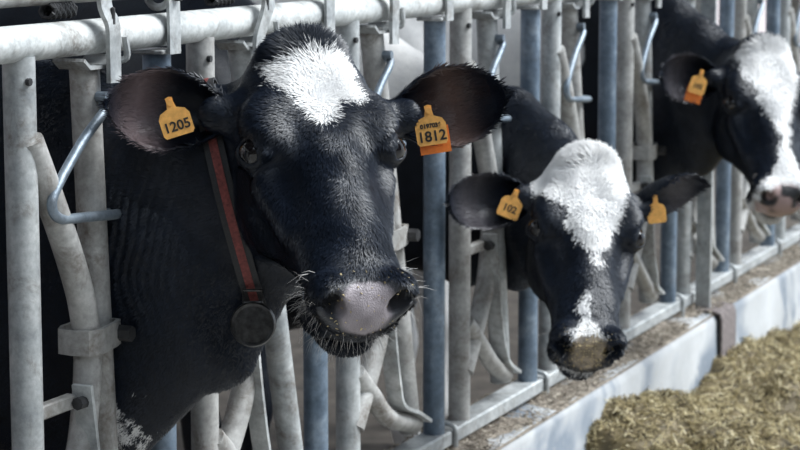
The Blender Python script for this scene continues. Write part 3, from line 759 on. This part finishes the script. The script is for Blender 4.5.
def stack_tree(cow):
    body = [o for o in cow[0].children if o.name.startswith('body')][0]
    me = body.data; V = np.empty(len(me.vertices) * 3, np.float32); me.vertices.foreach_get('co', V); V = V.reshape(-1, 3) + cow[1]
    return BVHTree.FromPolygons([tuple(v) for v in V.astype(float)], [tuple(p.vertices) for p in me.polygons])
E1L, E1R = EARS1; E2L, E2R = EARS2; E3L, E3R = EARS3
ear_tag(cow1, on_ear(cow1, E1L, .52, .0, .012), (-.85, -.50, .05), (-.12, .28, 1), [('1205', .026, -.031)], w=.060, hgt=.05)
ear_tag(cow1, on_ear(cow1, E1R, .36, .0, .012) + np.array((0, 0, -.012)), (-.90, -.42, .05), (-.06, .14, 1), [('1812', .028, -.036), ('0197036', .0115, -.015)], w=.060, hgt=.052, back=(.004, -.018, -.012))
ear_tag(cow2, on_ear(cow2, E2L, .30, .0, .012), (-.85, -.50, .05), (.2, -.35, 1), [('102', .026, -.030)], w=.060, hgt=.055)
ear_tag(cow2, on_ear(cow2, E2R, .30, -.02, .012), (-.90, -.42, .05), (-.05, .10, 1), [], w=.05, hgt=.05)
ear_tag(cow3, on_ear(cow3, E3L, .45, .0, .012), (-.85, -.50, .05), (.18, -.25, 1), [('102', .022, -.032)], w=.056, hgt=.058, back=(.0, -.03, -.012))
# ---- collar of the near cow
def collar():
    root, base, H, Rh = cow1; tree = stack_tree(cow1)
    T = np.array((-.03, -.12, 1.0)); B = np.array((-.10, -.245, .635)); c = (T + B) / 2 ; e1 = (T - B) / np.linalg.norm(T - B)
    e2 = np.array((-.91, -.39, 0.)); e2 -= e2 @ e1 * e1; e2 /= np.linalg.norm(e2); n = 72; pts = []; nr = []
    for i in range(n):
        a = 2 * math.pi * i / n; dr = e1 * math.cos(a) + e2 * math.sin(a)
        hit = tree.ray_cast(Vector(c), Vector(dr), .5); r = hit[3] if hit[0] is not None else .22
        pts.append(r); nr.append(dr)
    r = np.array(pts); 
    for _ in range(3): r = np.maximum(r, (np.roll(r, 1) + np.roll(r, -1)) / 2)      # a strap spans hollows
    for _ in range(4): r = (np.roll(r, 1) + r * 2 + np.roll(r, -1)) / 4
    P_ = [c + d * (q + .006) for d, q in zip(nr, r)]
    ax_ = np.cross(e1, e2)
    def band(w, th, lift):
        V = []; F = []; 
        for p, d in zip(P_, nr):
            for a, b in ((-1, 0), (1, 0), (1, 1), (-1, 1)): V.append(p + ax_ * a * w / 2 + d * (lift + b * th) - base)
        for i in range(n):
            j = (i + 1) % n
            for k in range(4): F.append((i * 4 + k, i * 4 + (k + 1) % 4, j * 4 + (k + 1) % 4, j * 4 + k))
        return MB().add(V, F)
    col = band(.034, .004, 0).build('collar', M['collar_black'], root); col['label'] = 'black neck collar with a red centre stripe'
    band(.014, .002, .0035).build('stripe', M['collar_red'], col)
    low = P_[n // 2]; low = P_[n // 2]
    d = Vector((-.9, -.40, .12)).normalized(); Bm = basis(d, (0, 0, 1))
    lp = Vector(low) + d * .02 - Vector(base)
    mb = MB(); mb.tube([lp + Bm @ Vector((x, y, 0)) for x, y in ((-.016, .012), (.016, .012), (.016, -.008), (-.016, -.008))], .003, 6, closed=True)
    mb.build('buckle', M['collar_disc'], col)
    cz = lp + Vector((0, 0, -.045)); md = MB(); R_ = .038; V = []; F = []; m = 32
    prof = [(0, -.011), (R_ * .9, -.011), (R_, -.007), (R_, .007), (R_ * .93, .011), (R_ * .86, .0095), (R_ * .8, .0075), (0, .009)]
    for i in range(m):
        a = 2 * math.pi * i / m
        for rr, z in prof: V.append(cz + Bm @ Vector((rr * math.cos(a), rr * math.sin(a), z)))
    k = len(prof)
    for i in range(m):
        for j in range(k - 1): F.append((i * k + j, ((i + 1) % m) * k + j, ((i + 1) % m) * k + j + 1, i * k + j + 1))
    md.add(V, F); ds = md.build('collar_disc', M['collar_disc'], root); ds['label'] = 'round dark metal disc hanging from the collar'
collar()

# ------------------------------------------------------------------ feed heap and litter
def straw_mat(name, cols, rough=.7):
    t = NT(name); a = t.attr('tone').outputs['Fac']
    t.set(t.ramp(a, [(i / (len(cols) - 1), c) for i, c in enumerate(cols)]), rough); return t.m
M['silage'] = straw_mat('silage', [(.028, .021, .012), (.15, .115, .055), (.34, .275, .135), (.55, .465, .26), (.82, .74, .50)])
M['litter'] = straw_mat('litter', [(.09, .075, .06), (.19, .16, .13), (.30, .26, .21), (.44, .39, .32), (.60, .54, .44)])
def strands(hfun, xr, yr, n, lmin, lmax, w, tilt, tone, ok=None):
    x = rng.uniform(*xr, n); y = rng.uniform(*yr, n)
    if ok is not None: m = ok(x, y); x, y = x[m], y[m]; n = len(x)
    z = hfun(x, y); e = .01
    nx = -(hfun(x + e, y) - hfun(x - e, y)) / (2 * e); ny = -(hfun(x, y + e) - hfun(x, y - e)) / (2 * e)
    N = np.stack([nx, ny, np.ones(n)], 1); N /= np.linalg.norm(N, axis=1, keepdims=True)
    a = rng.uniform(0, 2 * np.pi, n); D = np.stack([np.cos(a), np.sin(a), np.zeros(n)], 1); D -= (D * N).sum(1, keepdims=True) * N
    D = D + N * rng.normal(tilt, tilt, n)[:, None]; D /= np.linalg.norm(D, axis=1, keepdims=True)
    S = np.cross(D, N + rng.normal(0, .5, (n, 3))); S /= np.linalg.norm(S, axis=1, keepdims=True); U = np.cross(S, D)
    L = rng.uniform(lmin, lmax, n)[:, None]; W = (w * rng.uniform(.5, 1.5, n))[:, None]
    C = np.stack([x, y, z], 1) + N * rng.uniform(0, .010, n)[:, None]; bend = U * L * rng.uniform(-.12, .12, n)[:, None]
    ring = lambda p, k: [p + S * W * k, p - S * W * .5 * k + U * W * .8 * k, p - S * W * .5 * k - U * W * .8 * k]
    V = np.stack(ring(C - D * L / 2, .7) + ring(C + bend, 1) + ring(C + D * L / 2, .5), 1).reshape(-1, 3)
    k = np.arange(n)[:, None] * 9; F = []
    for r in (0, 3):
        for j in range(3): F.append(np.concatenate([k + r + j, k + r + (j + 1) % 3, k + r + 3 + (j + 1) % 3, k + r + 3 + j], 1))
    return V, np.concatenate(F), np.repeat(np.clip(rng.normal(tone, .28, n), 0, 1), 9)
def heap_h(x, y):
    zc = np.interp(x, [1.86, 1.95, 2.05, 2.3, 2.68, 3.08, 3.25, 3.6, 4.4, 6, 10], [-.41, -.26, -.13, -.065, -.15, -.25, -.175, -.165, -.25, -.24, -.26])
    g = np.interp(-y, [.12, .25, .6, 1.0, 1.35], [1, .95, .62, .35, 0]); P = np.stack([x, y, x * 0], -1)
    nz = (vnoise(P * 5.5, 5) - .5) * .085 + (vnoise(P * 14, 6) - .5) * .045 + (vnoise(P * 34, 7) - .5) * .022
    h = (zc - ZF) * g
    return ZF + np.maximum(h + nz * np.clip(h * 8, 0, 1), -.005)
def heap():
    xs = np.concatenate([np.arange(1.8, 5, .018), np.arange(5, 10, .06)]); ys = np.arange(-1.4, -.118, .018)
    X, Y = np.meshgrid(xs, ys, indexing='ij'); Z = heap_h(X, Y); nx_, ny_ = X.shape
    V = np.stack([X, Y, Z], -1).reshape(-1, 3); i, j = np.meshgrid(np.arange(nx_ - 1), np.arange(ny_ - 1), indexing='ij'); a = (i * ny_ + j).ravel()
    F = np.stack([a, a + ny_, a + ny_ + 1, a + 1], 1); tn = np.clip(.22 + .3 * (vnoise(V * 60) - .5), 0, 1)
    for args in ((heap_h, (1.85, 5.2), (-1.1, -.122), 42000, .012, .045, .0017, .35, .52), (heap_h, (5.2, 9), (-1.0, -.122), 6000, .03, .06, .003, .3, .46)):
        v, f, t = strands(*args); F = np.concatenate([F, f + len(V)]); V = np.concatenate([V, v]); tn = np.concatenate([tn, t])
    base = np.array([3., -.6, ZF]); o = mesh_np('silage_heap', V - base, F, M['silage'], smooth=False); o.location = base; fattr(o, 'tone', tn)
    tag(o, 'heap of chopped straw-coloured silage piled against the curb', 'silage', kind='stuff')
heap()
def litter_h(x, y): return .003 + .010 * vnoise(np.stack([x * 30, y * 30, x * 0], -1), 2) * np.clip((y + .12) * 12, 0, 1)
def litter():
    xs = np.arange(-2.4, 7, .014); ys = np.linspace(-.112, .10, 16); X, Y = np.meshgrid(xs, ys, indexing='ij')
    dens = vnoise(np.stack([X * 6, Y * 9, X * 0], -1), 8); Z = -.004 + .020 * np.clip(dens - .12, 0, 1) * (1 + vnoise(np.stack([X * 60, Y * 60, X * 0], -1), 4)) * np.clip((Y + .112) * 14, 0, 1)
    nx_, ny_ = X.shape; V = np.stack([X, Y, Z], -1).reshape(-1, 3); i, j = np.meshgrid(np.arange(nx_ - 1), np.arange(ny_ - 1), indexing='ij'); a = (i * ny_ + j).ravel()
    F = np.stack([a, a + ny_, a + ny_ + 1, a + 1], 1); tn = np.clip(.35 + .8 * (vnoise(V * 80) - .5), 0, 1)
    keep = lambda x, y: vnoise(np.stack([x * 6, y * 9, x * 0], -1), 8) + rng.uniform(-.25, .25, len(x)) > .30
    v, f, t = strands(litter_h, (-2.3, 6), (-.112, .10), 34000, .006, .026, .0013, .25, .52, keep)
    F = np.concatenate([F, f + len(V)]); V = np.concatenate([V, v]); tn = np.concatenate([tn, t])
    base = np.array([2., 0, 0.]); o = mesh_np('feed_litter', V - base, F, M['litter'], smooth=False); o.location = base; fattr(o, 'tone', tn)
    tag(o, 'brown crumbs of dry feed littering the curb top under the barrier', 'litter', kind='stuff')
litter()
